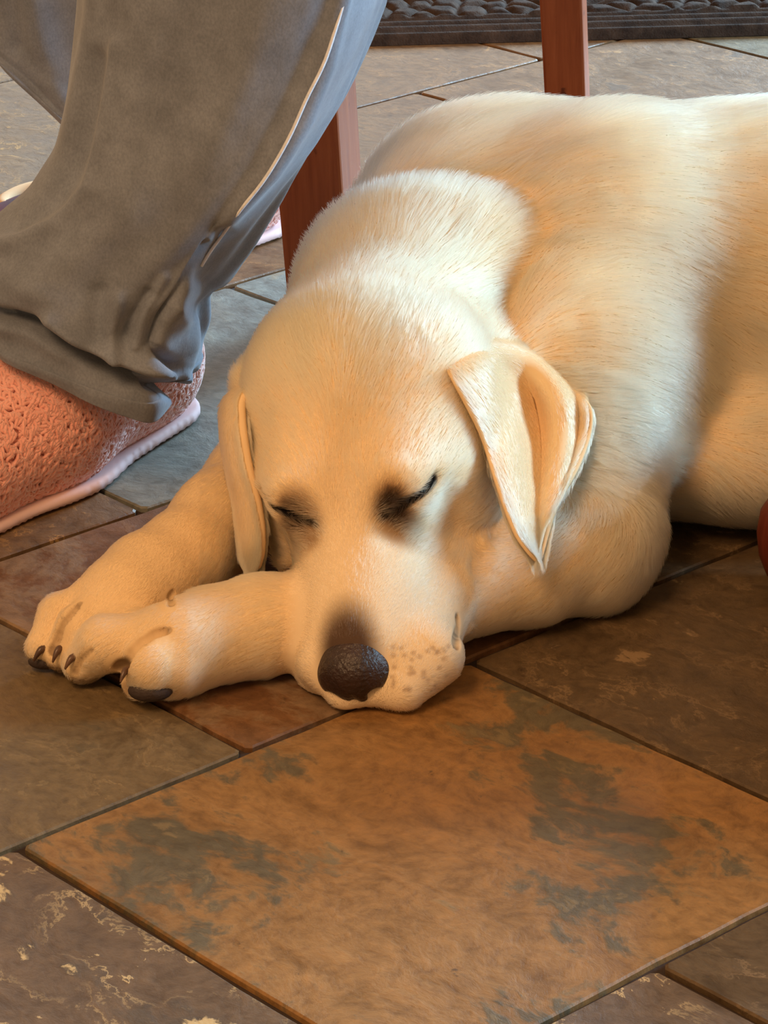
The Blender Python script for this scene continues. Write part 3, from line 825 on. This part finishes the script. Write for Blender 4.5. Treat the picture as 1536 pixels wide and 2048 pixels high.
# ------------------------------------------------------------------ fur
def make_fur(n_body, n_ear, seed=3):
    rg = np.random.default_rng(seed)
    # body samples
    A = V1[F1]
    c = A.mean(1)
    n = np.cross(A[:, 2] - A[:, 0], A[:, 3] - A[:, 1]); ar = np.linalg.norm(n, axis=1) / 2
    nn = n / (2 * ar[:, None] + 1e-12)
    camv = np.array([0, 0, CAM_H]) - c; camv /= np.linalg.norm(camv, axis=1)[:, None]
    face = (nn * camv).sum(1)
    w = ar * np.where(face > -0.35, 1.0, 0.10) * np.where(c[:, 0] > 0.33, 0.25, 1.0) * np.where(c[:, 0] > 0.5, 0.5, 1.0) * (c[:, 2] > 0.004)
    hd = (c - HO) @ AX.T
    w *= np.where((hd[:, 0] > -0.12) & (c[:, 1] < 1.80), 2.2, 1.0)
    pick = rg.choice(len(A), n_body, p=w / w.sum())
    a, b = rg.random(n_body)[:, None], rg.random(n_body)[:, None]
    q = A[pick]
    P = (q[:, 0] * (1 - a) + q[:, 1] * a) * (1 - b) + (q[:, 3] * (1 - a) + q[:, 2] * a) * b
    N = grad(sdf_dog, P, 0.0008)
    L = (P - HO) @ AX.T
    # nothing grows on the nose or in the eye slits
    keep = (sdf_nose(P) > 0.0006) & (groove_dist(P) > -0.0001) & (eye_slit(np.stack([L[:, 0], np.abs(L[:, 1]), L[:, 2]], 1)) > 0.0032)
    _, db, dn, dh, da, dc = sdf_dog(P, True)
    wt = np.stack([np.exp(-np.clip(x, -.01, 1) / 0.014) for x in (db, dn, dh, da, dc)], 1); wt /= wt.sum(1)[:, None]
    sg = np.tanh(L[:, 1] / 0.010)[:, None]
    gb = np.array([1.0, 0.12, -0.55])[None] + 0 * P
    gn = unit(ay(900, 480, 1.99) - H(-.05, 0, 0))[None] + np.array([0, 0, -0.25]) + 0 * P
    gh = -hF[None] + 0.35 * sg * hS[None] - 0.25 * hU[None]
    # on the muzzle the hair runs back and down, between the eyes straight up
    gh = np.where((L[:, 0] > 0.02)[:, None], -hF[None] * 1.0 + sg * hS[None] * 0.35 - hU[None] * 0.55 * sstep(np.abs(L[:, 1]), 0.008, 0.025)[:, None], gh)
    ga = unit(NEAR[-1][0] - NEAR[0][0])[None] + np.array([0, -0.1, -0.30]) + 0 * P
    gc = unit(FAR[-1][0] - FAR[0][0])[None] + np.array([0, 0, -0.25]) + 0 * P
    g = wt[:, :1] * gb + wt[:, 1:2] * gn + wt[:, 2:3] * gh + wt[:, 3:4] * ga + wt[:, 4:5] * gc
    ln = wt @ np.array([0.020, 0.019, 0.0066, 0.0080, 0.0075])
    ln *= np.where(L[:, 0] > 0.03, np.where(wt[:, 2] > .5, 0.62, 1), 1)
    ln *= np.where((P[:, 0] < -0.11), 0.6, 1)
    ln *= np.clip(groove_dist(P) / 0.006, 0.4, 1)
    ln *= 0.75 + 0.5 * rg.random(n_body)
    lift = wt @ np.array([0.36, 0.44, 0.22, 0.26, 0.22]) + 0.14 * rg.random(n_body)
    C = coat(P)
    # ears
    EP, EG, EN = [], [], []
    for S_, NN, cnt, sgn, thk in ((ES1, EN1, int(n_ear * .65), (1, -1), .0028), (ES2, EN2, int(n_ear * .35), (1, -1), .0040)):
        nv, nu = S_.shape[:2]
        uu, vv = rg.random(cnt) * (nu - 1.001), rg.random(cnt) * (nv - 1.001)
        i, j = vv.astype(int), uu.astype(int); fv, fu = (vv - i)[:, None], (uu - j)[:, None]
        bil = lambda X: (X[i, j] * (1 - fu) + X[i, j + 1] * fu) * (1 - fv) + (X[i + 1, j] * (1 - fu) + X[i + 1, j + 1] * fu) * fv
        side = rg.choice(sgn, cnt)[:, None]
        n_ = bil(NN) * side
        EP.append(bil(S_) + n_ * thk); EN.append(n_)
        EG.append(S_[i + 1, j] - S_[i, j])
    EP, EG, EN = map(np.concatenate, (EP, EG, EN))
    EG = EG / np.linalg.norm(EG, axis=1)[:, None]
    ne = len(EP)
    P = np.concatenate([P[keep], EP]); N = np.concatenate([N[keep], EN]); g = np.concatenate([g[keep], EG])
    ln = np.concatenate([ln[keep], 0.0068 * (0.7 + 0.6 * rg.random(ne))]); lift = np.concatenate([lift[keep], 0.18 + 0.12 * rg.random(ne)])
    C = np.concatenate([C[keep], np.repeat(TAN[None], ne, 0)])
    # coherent waviness, then per-hair jitter
    from mathutils import noise as mn
    fq = 34.0
    wob = np.array([mn.noise_vector(Vector(p * fq)) for p in P]) if len(P) < 1 else None
    ph = P @ np.array([[61., 23., -17.], [-29., 55., 31.], [13., -37., 67.]])
    wob = np.stack([np.sin(ph[:, 0] + 1.7 * np.sin(ph[:, 1])), np.sin(ph[:, 1] + 1.3 * np.sin(ph[:, 2])), np.sin(ph[:, 2] + 1.9 * np.sin(ph[:, 0]))], 1)
    ph2 = ph * 4.3
    wob2 = np.stack([np.sin(ph2[:, 1] + np.sin(ph2[:, 2])), np.sin(ph2[:, 2]), np.sin(ph2[:, 0] + np.sin(ph2[:, 1]))], 1)
    g = g / (np.linalg.norm(g, axis=1)[:, None] + 1e-9)
    g = g + 0.12 * wob + 0.08 * wob2 + 0.08 * rg.normal(size=g.shape)
    g = g - N * (g * N).sum(1)[:, None]; g /= np.linalg.norm(g, axis=1)[:, None] + 1e-9
    K = 5
    pts = np.zeros((len(P), K, 3)); pts[:, 0] = P - N * 0.0006
    for k_ in range(1, K):
        t = k_ / (K - 1)
        ang = lift * (1.25 - 0.9 * t)
        d = g * np.cos(ang)[:, None] + N * np.sin(ang)[:, None]
        pts[:, k_] = pts[:, k_ - 1] + d * (ln / (K - 1))[:, None]
    pts[..., 2] = np.maximum(pts[..., 2], 0.0006)
    C = np.minimum(C * (0.92 + 0.14 * rg.random((len(P), 1))), 0.97)
    cu = bpy.data.hair_curves.new('fur')
    cu.add_curves([K] * len(P))
    cu.attributes['position'].data.foreach_set('vector', pts.reshape(-1).astype(np.float32))
    r = cu.attributes.new('radius', 'FLOAT', 'POINT')
    prof = np.array([1.0, 1.0, 0.85, 0.6, 0.15])
    rad0 = np.where(ln > 0.012, 0.00016, 0.00013)
    r.data.foreach_set('value', (rad0[:, None] * prof[None]).reshape(-1).astype(np.float32))
    ca_ = cu.attributes.new('coat', 'FLOAT_COLOR', 'CURVE')
    ca_.data.foreach_set('color', np.concatenate([C, np.ones((len(C), 1))], 1).astype(np.float32).ravel())
    cu.materials.append(M_FUR)
    o = bpy.data.objects.new('fur', cu); COL.objects.link(o)
    o.parent = dog; o.matrix_parent_inverse = Matrix.Translation(dog.location).inverted()
    o['kind'] = 'stuff'
    return o
if FUR:
    make_fur(N_FUR, N_FUR // 6)
# ------------------------------------------------------------------ person: two trouser legs and fleece slippers
person = empty('person', tuple(az(150, 800)))
tag(person, 'person in washed denim trousers and pink fleece slippers, only the lower legs in view', 'person')

def pix(P):
    c = (np.asarray(P) - np.array([0, 0, CAM_H])) @ RC.T
    return c[:, 0] / c[:, 2] * FPX + IMG_W / 2, c[:, 1] / c[:, 2] * FPX + IMG_H / 2

def poly_dist(x, y, pts):
    d = np.full(x.shape, 1e9)
    for a, b in zip(pts[:-1], pts[1:]):
        d = np.minimum(d, seg2(x, y, a, b))
    return d

def trouser(rings, Y, ry, folds, n=220, m=240, seam_px=None):
    T = np.linspace(0, 1, len(rings)); t = np.linspace(0, 1, n)
    R_ = np.array([[*r[0], *r[1]] for r in rings], float)
    I = np.stack([np.interp(t, T, R_[:, k]) for k in range(4)], 1)
    ker = np.exp(-np.linspace(-2, 2, 15) ** 2); ker /= ker.sum()
    I = np.stack([np.convolve(np.pad(I[:, k], 7, mode='reflect', reflect_type='odd'), ker, 'valid') for k in range(4)], 1)
    th = np.linspace(0, 2 * np.pi, m, endpoint=False)
    V = np.zeros((n, m, 3))
    kp = np.exp(-(np.arange(-7, 8) / 3.2) ** 2); kp /= kp.sum()
    for i in range(n):
        Lp, Rp = ay(I[i, 0], I[i, 1], Y), ay(I[i, 2], I[i, 3], Y)
        c, h = (Lp + Rp) / 2, (Rp - Lp) / 2
        if seam_px is not None:                              # cloth creased along the outer seam
            xc, hx, yc = (I[i, 0] + I[i, 2]) / 2, (I[i, 2] - I[i, 0]) / 2, (I[i, 1] + I[i, 3]) / 2
            xs = np.clip((np.interp(yc + 60, seam_px[0], seam_px[1]) - xc) / hx, 0.2, 0.9)
        else: xs = 0.7
        poly = [(0, 1.0, .55), (45, .45 * xs + .55, -.15), (62, xs, -1.0), (90, xs * .25, -1.04), (125, -.55, -.90), (160, -.93, -.45), (180, -1, 0), (220, -.8, .7), (270, 0, 1.0), (315, .72, .95), (360, 1.0, .55)]
        td = np.degrees(th)
        cx_ = np.interp(td, [q[0] for q in poly], [q[1] for q in poly]); cy_ = np.interp(td, [q[0] for q in poly], [q[2] for q in poly])
        cx_ = np.convolve(np.pad(cx_, 7, mode='wrap'), kp, 'valid'); cy_ = np.convolve(np.pad(cy_, 7, mode='wrap'), kp, 'valid')
        cx_ = cx_ / np.abs(cx_).max()
        V[i] = c + cx_[:, None] * h + (cy_ * ry)[:, None] * np.array([0, 1.0, 0])
    du = np.roll(V, -1, 1) - np.roll(V, 1, 1); dv = np.gradient(V, axis=0)
    N = np.cross(dv, du); N /= np.linalg.norm(N, axis=2)[..., None] + 1e-9
    c0 = V.mean(1, keepdims=True)
    N *= np.sign(((V - c0) * N).sum(2))[..., None]
    x, y = pix(V.reshape(-1, 3)); x, y = x.reshape(n, m), y.reshape(n, m)
    D = 0.0016 * np.sin(th * 5 + 9 * t[:, None] + 2 * np.sin(3 * th)) + 0.0010 * np.sin(th * 11 - 14 * t[:, None])
    D = D + 0.0012 * np.sin(40 * t[:, None] + 3 * np.sin(2 * th) + 5 * th) * sstep(t[:, None], .55, .9)
    front = sstep(np.sin(th), -0.25, 0.05)[None]
    for pts, A_, w in folds:
        D = D + front * A_ * np.exp(-(poly_dist(x, y, pts) / w) ** 2)
    V = V + N * D[..., None]
    return V, N, t, th

def tube_faces(n, m):
    i, j = np.meshgrid(np.arange(n - 1), np.arange(m), indexing='ij'); i, j = i.ravel(), j.ravel(); k = (j + 1) % m
    return np.stack([i * m + j, i * m + k, (i + 1) * m + k, (i + 1) * m + j], 1)

def add_leg(rings, Y, ry, folds, seam_px=None):
    V, N, t, th = trouser(rings, Y, ry, folds, seam_px=seam_px)
    n, m = V.shape[:2]
    inner = V[::-1] - N[::-1] * 0.0022                     # lining side, so the hem has an edge and depth
    inner = inner[:60]
    A = np.concatenate([V, inner]); return A, V, N
SEAM = ([-400, 0, 130, 235, 340, 430, 530, 615, 700, 800], [800, 690, 645, 600, 540, 470, 400, 352, 318, 318])
near_rings = [((150, -330), (800, -420)), ((156, -160), (800, -220)), ((152, 0), (782, -10)), ((140, 95), (738, 105)), ((128, 195), (690, 203)), ((112, 290), (640, 290)),
              ((62, 378), (585, 372)), ((-20, 450), (548, 436)), ((-70, 500), (503, 512)), ((-95, 535), (452, 585)),
              ((-95, 560), (408, 628)), ((-90, 580), (404, 690)), ((-80, 596), (392, 745)), ((-70, 606), (362, 782))]
near_folds = [([(235, 90), (205, 270), (178, 375), (110, 448), (10, 492)], .0055, 16),
              ([(190, 120), (160, 300), (118, 400), (40, 455)], -.0045, 22),
              ([(330, 0), (300, 200), (260, 420)], .003, 60),
              ([(690, -10), (645, 130), (600, 235), (540, 340), (470, 430), (400, 530), (352, 615)], .0042, 10),
              ([(660, 0), (570, 230), (510, 340), (440, 435), (375, 520), (300, 590)], -.0035, 22),
              ([(740, 0), (660, 190), (585, 320), (520, 420), (440, 560)], .005, 30),
              ([(-20, 625), (60, 648), (130, 690), (215, 738), (300, 766), (352, 782)], -.020, 13),
              ([(100, 640), (180, 690), (232, 712), (300, 738), (345, 755)], .011, 18),
              ([(238, 600), (224, 660), (226, 710)], .0085, 14),
              ([(196, 590), (188, 680)], -.006, 20),
              ([(420, 500), (360, 590), (318, 640), (298, 690), (338, 730), (352, 770)], -.0085, 9),
              ([(300, 590), (262, 640), (250, 670)], -.004, 10),
              ([(330, 560), (290, 620), (270, 690)], .005, 10),
              ([(372, 640), (368, 720)], .007, 24), ([(445, 470), (410, 560)], -.007, 20),
              ([(20, 560), (110, 610), (180, 660)], .004, 30)]
A1, NV_, NN_ = add_leg(near_rings, 2.00, 0.080, near_folds, SEAM)
far_rings = [((-120, -330), (330, -420)), ((-120, -250), (340, -330)), ((-115, -160), (360, -150)), ((-100, -80), (400, 60)), ((-95, -30), (430, 250)), ((-92, -5), (430, 400)), ((-90, 5), (420, 460))]
A2, FV_, FN_ = add_leg(far_rings, 2.46, 0.060, [([(60, -50), (90, 120), (150, 280)], .004, 30), ([(20, -50), (40, 90)], -.004, 20)])
F_a = tube_faces(A1.shape[0], A1.shape[1])
F_b = tube_faces(A2.shape[0], A2.shape[1])
meshobj('trouser_leg', A1.reshape(-1, 3), F_a, M_DENIM, person)
meshobj('trouser_leg', A2.reshape(-1, 3), F_b, M_DENIM, person)
# hem bands
for V, N in ((NV_, NN_), (FV_, FN_)):
    k0 = int(V.shape[0] * 0.925)
    W = V[k0:] + N[k0:] * 0.0016
    W = np.concatenate([V[k0:k0 + 1] + N[k0:k0 + 1] * 0.0, W, W[-1:] - N[-1:] * 0.004 - np.array([0, 0, .001])])
    meshobj('hem', W.reshape(-1, 3), tube_faces(*W.shape[:2]), M_DENIM, person)
# outer seam
def rail(pts, r, name, mat, parent, sides=6):
    pts = np.asarray(pts); V, F = [], []
    for i, p in enumerate(pts):
        d = unit(pts[min(i + 1, len(pts) - 1)] - pts[max(i - 1, 0)])
        a = unit(np.cross(d, (0, 0.3, 1))); b = np.cross(d, a)
        for q in range(sides):
            w = 2 * np.pi * q / sides; V.append(p + r * (a * math.cos(w) + b * math.sin(w)))
    for i in range(len(pts) - 1):
        for q in range(sides):
            F.append((i * sides + q, i * sides + (q + 1) % sides, (i + 1) * sides + (q + 1) % sides, (i + 1) * sides + q))
    return meshobj(name, V, F, mat, parent)
sx_, sy_ = pix(NV_.reshape(-1, 3)); sx_, sy_ = sx_.reshape(NV_.shape[:2]), sy_.reshape(NV_.shape[:2])
line = []
for i in range(20, 132):
    half = slice(0, NV_.shape[1] // 2)
    yc = sy_[i, 20:80]; xt = np.interp(yc, *SEAM)
    j = 20 + int(np.argmin(np.abs(sx_[i, 20:80] - xt)))
    line.append(NV_[i, j] + NN_[i, j] * 0.0006)
line = np.array(line)
for _ in range(60): line[1:-1] = (line[:-2] + 2 * line[1:-1] + line[2:]) / 4
rail(line, 0.0012, 'seam', M_THREAD, person)

def slipper(heel, toe, collar, name_parent, r=0.046, h=0.10):
    heel, toe = np.asarray(heel), np.asarray(toe)
    ax = unit(toe - heel); L_ = np.linalg.norm(toe - heel)
    mid = heel + ax * L_ * 0.55
    def f(P):
        d = cone(P, heel + [0, 0, .044], mid + [0, 0, .048], r, r * 1.08)
        d = smin(d, cone(P, mid + [0, 0, .046], toe + [0, 0, .034], r * 1.08, r * 0.82), 0.03)
        d = smin(d, cone(P, heel + ax * .02 + [0, 0, .055], heel + ax * .12 + [0, 0, .062], r * .9, r * .8), 0.03)
        d = smax(d, .004 - P[:, 2], .005)
        return d
    lo = np.minimum(heel, toe) - [.07, .07, 0]; hi = np.maximum(heel, toe) + [.07, .07, .14]; lo[2] = 0
    V, F = surface_nets(f, lo, hi, 0.006); V = project(f, V, 2)
    upper = meshobj('slipper', V, F, M_FLEECE, name_parent)
    def g(P):
        d = cone(P * [1, 1, 0] + [0, 0, .004], heel + [0, 0, .004], mid + [0, 0, .004], r * 1.0, r * 1.08)
        d = smin(d, cone(P * [1, 1, 0] + [0, 0, .004], mid + [0, 0, .004], toe + [0, 0, .004], r * 1.08, r * .85), .03)
        return smax(smax(d - .001, P[:, 2] - .0085, .003), .001 - P[:, 2], .002)
    V2, F2 = surface_nets(g, np.array([lo[0], lo[1], -.004]), np.array([hi[0], hi[1], .02]), 0.004); V2 = project(g, V2, 2)
    meshobj('sole', V2, F2, M_SOLE, upper)
    return upper, V, F, f

def fleece(V, F, f, parent, n, seed, zmin=0.007):
    rg = np.random.default_rng(seed)
    A = V[F]; nrm = np.cross(A[:, 2] - A[:, 0], A[:, 3] - A[:, 1]); ar = np.linalg.norm(nrm, axis=1)
    w = ar * (A.mean(1)[:, 2] > zmin)
    pk = rg.choice(len(A), n, p=w / w.sum()); a, b = rg.random(n)[:, None], rg.random(n)[:, None]; q = A[pk]
    P = (q[:, 0] * (1 - a) + q[:, 1] * a) * (1 - b) + (q[:, 3] * (1 - a) + q[:, 2] * a) * b
    N = grad(f, P)
    tdir = rg.normal(size=P.shape); tdir -= N * (tdir * N).sum(1)[:, None]; tdir /= np.linalg.norm(tdir, axis=1)[:, None]
    bdir = np.cross(N, tdir)
    K = 7; pts = np.zeros((n, K, 3)); s = 0.0020 + 0.0012 * rg.random(n)
    for k in range(K):
        u = k / (K - 1); ang = u * 4.2
        pts[:, k] = P + N * (0.0008 + 0.0030 * math.sin(u * math.pi * .9))[None] if False else P + N * (0.0006 + 0.0032 * math.sin(u * math.pi * .85)) \
            + tdir * (u * 2.2 * s)[:, None] * 1.5 + bdir * (np.sin(ang) * s)[:, None]
    cu = bpy.data.hair_curves.new('fleece'); cu.add_curves([K] * n)
    cu.attributes['position'].data.foreach_set('vector', pts.reshape(-1).astype(np.float32))
    r = cu.attributes.new('radius', 'FLOAT', 'POINT')
    r.data.foreach_set('value', np.tile(np.array([.9, 1, 1.1, 1.1, 1.1, 1, .6]) * 0.00105, n).astype(np.float32))
    cu.materials.append(M_FLEECE)
    o = bpy.data.objects.new('fleece', cu); COL.objects.link(o); o.parent = parent
    o['kind'] = 'stuff'
    return o
u1, V_, F_, f_ = slipper((-.176, 2.092, 0), (-.292, 1.892, 0), None, person)
fleece(V_, F_, f_, u1, 13000, 5)
u2, V_, F_, f_ = slipper((-.118, 2.515, 0), (-.270, 2.360, 0), None, person, r=.044)
fleece(V_, F_, f_, u2, 9000, 6)

# dark shoe at the left edge, behind the trouser leg
shoe = empty('shoe', tuple(az(20, 470)))
tag(shoe, 'black and dark red cloth shoe with tan fleece trim behind the trouser leg', 'shoe')
sa_, sb_ = az(95, 430, .026), az(-110, 520, .026)
def f_shoe(P):
    d = cone(P, sa_, sb_, .024, .026)
    return smax(d, .001 - P[:, 2], .003)
V_, F_ = surface_nets(f_shoe, np.minimum(sa_, sb_) - .05, np.maximum(sa_, sb_) + .05, .005); V_ = project(f_shoe, V_, 2)
meshobj('upper', V_, F_, M_PLAID, shoe)
sx2 = unit(sb_ - sa_) * [1, 1, 0]; sy2 = np.array([-sx2[1], sx2[0], 0])
tr = [sa_ + [0, 0, .018] + sx2 * (.012 + .036 * math.cos(w)) + sy2 * .022 * math.sin(w) for w in np.linspace(0, 2 * np.pi, 33)]
rail(tr, .0062, 'trim', M_TRIM, shoe, 8)

# ------------------------------------------------------------------ chair
def prism(a, b, wa, wb, ang, name, parent, mat=None, bev=.0025):
    bm = bmesh.new(); a, b = np.asarray(a), np.asarray(b); c, s = math.cos(ang), math.sin(ang); vs = []
    for p, w in ((a, wa), (b, wb)):
        wx, wy = (w if isinstance(w, tuple) else (w, w))
        for x, y in ((-1, -1), (1, -1), (1, 1), (-1, 1)):
            X, Y_ = x * wx / 2, y * wy / 2
            vs.append(bm.verts.new((p[0] + c * X - s * Y_, p[1] + s * X + c * Y_, p[2])))
    bm.faces.new(vs[:4]); bm.faces.new(vs[4:])
    for i in range(4): bm.faces.new((vs[i], vs[(i + 1) % 4], vs[4 + (i + 1) % 4], vs[4 + i]))
    bmesh.ops.bevel(bm, geom=bm.edges[:], offset=bev, segments=2, affect='EDGES', profile=.6)
    return bmobj(name, bm, mat or M_WOOD, parent)
g1, g2 = az(660, 636), az(1136, 222)
off = np.array([0.47, -0.13, 0.0])
g3, g4 = g1 + off, g2 + off
chair = empty('wooden_chair', tuple((g1 + g4) / 2))
tag(chair, 'cherry wood chair with square legs standing behind the dog, seat out of view', 'chair')
lean = np.array([-0.020, 0, 0])
prism(g1, g1 + lean + [0, 0, .44], .050, .056, -0.29, 'leg', chair)
prism(g2, g2 + lean + [0, 0, .44], .038, .044, -0.17, 'leg', chair)
prism(g3, g3 + [0, 0, .44], .045, .05, -0.29, 'leg', chair)
prism(g4, g4 + [0, 0, .44], .04, .045, -0.17, 'leg', chair)
ctr = (g1 + g2 + g3 + g4) / 4; an = math.atan2(off[1], off[0])
prism(ctr + [0, 0, .435], ctr + [0, 0, .465], (.54, .62), (.56, .64), an, 'seat', chair, M_SLATE, .008)
for q0, q1 in ((g3, g4),):
    prism(q0 + [.03, 0, .46], q0 + [.10, -.02, .95], .04, .03, an, 'back_post', chair)
    prism(q1 + [.03, 0, .46], q1 + [.10, -.02, .95], .04, .03, an, 'back_post', chair)
    m_ = (q0 + q1) / 2
    prism(m_ + [.095, -.02, .84], m_ + [.10, -.02, .95], (.025, .56), (.025, .56), an, 'back_rail', chair)

# ------------------------------------------------------------------ footstool: bun foot in view, unseen body added to shade the dog's elbow
fs = np.array([0.2610, 1.775, 0.0])
stool = empty('footstool', tuple(fs))
tag(stool, 'dark reddish rounded wooden foot at the right edge, unseen stool body added to block low light', 'footstool')
def lathe(c, prof, name, parent, mat, seg=40):
    V, F = [], []
    for r, z in prof:
        for q in range(seg):
            w = 2 * np.pi * q / seg; V.append((c[0] + r * math.cos(w), c[1] + r * math.sin(w), z))
    n = len(prof)
    for i in range(n - 1):
        for q in range(seg): F.append((i * seg + q, i * seg + (q + 1) % seg, (i + 1) * seg + (q + 1) % seg, (i + 1) * seg + q))
    F.append(tuple(range(seg))); F.append(tuple((n - 1) * seg + q for q in range(seg)))
    return meshobj(name, V, F, mat, parent)
prof = [(.016, .001), (.0200, .003), (.0262, .012), (.0308, .024), (.0325, .038), (.0305, .052), (.0240, .063), (.0180, .069), (.0200, .074), (.0200, .082)]
for dx, dy in ((0, 0), (.31, -.03), (.28, -.27), (.0, -.24)):
    if dx == 0 and dy: dx = .03
    lathe((fs[0] + dx, fs[1] + dy), prof, 'leg', stool, M_DARKWOOD)
prism(fs + [.155, -.135, .082], fs + [.155, -.135, .104], (.35, .31), (.35, .31), -.1, 'blocker_frame', stool, M_DARKWOOD, .004)  # out of view, added with the part above it to block low window light
prism(fs + [.155, -.135, .104], fs + [.155, -.135, .140], (.345, .305), (.33, .29), -.1, 'blocker_cushion', stool, M_PLAID if False else M_STOOL, .014)

# ------------------------------------------------------------------ rug
e0, e1 = az(750, 93), az(1536, 72)
rd = unit(e1 - e0); rn = np.array([-rd[1], rd[0], 0])
o_ = e0 - rd * 0.12; Wd, Hd = 1.15, 0.62
nx, ny = 560, 300
xs_, ys_ = np.linspace(0, Wd, nx), np.linspace(0, Hd, ny)
X_, Y_ = np.meshgrid(xs_, ys_, indexing='ij')
rg = np.random.default_rng(8)
cx, cy = 0.026, 0.030
best = np.full((2,) + X_.shape, 9.0); gi, gj = np.floor(X_ / cx).astype(int), np.floor(Y_ / cy).astype(int)
jit = rg.random((64, 40, 2)) * .8 + .1
for a in (-1, 0, 1):
    for b in (-1, 0, 1):
        ii, jj = np.clip(gi + a, 0, 63), np.clip(gj + b, 0, 39)
        px_, py_ = (gi + a + jit[ii, jj, 0]) * cx, (gj + b + jit[ii, jj, 1]) * cy
        d = np.hypot((X_ - px_) * .8, Y_ - py_)
        m2 = d < best[0]; best[1] = np.where(m2, best[0], np.minimum(best[1], d)); best[0] = np.where(m2, d, best[0])
Z = 0.010 + 0.007 * np.clip((best[1] - best[0]) / 0.010, 0, 1) ** .6
edge = np.minimum.reduce([X_, Wd - X_, Y_, Hd - Y_])
bd = 0.012 + 0.0025 * np.cos(edge / 0.030 * 2 * np.pi * 1.5)
Z = np.where(edge < 0.060, bd, Z)
Z = Z * np.sqrt(np.clip(edge / 0.006, 0.0, 1))
P3 = o_[None, None] + X_[..., None] * rd + Y_[..., None] * rn; P3[..., 2] = Z + 0.0005
i, j = np.meshgrid(np.arange(nx - 1), np.arange(ny - 1), indexing='ij'); i, j = i.ravel(), j.ravel()
rug = meshobj('rug', P3.reshape(-1, 3), np.stack([i * ny + j, (i + 1) * ny + j, (i + 1) * ny + j + 1, i * ny + j + 1], 1), M_MAT)
tag(rug, 'dark brown quilted rug lying on the tiles at the back', 'rug')
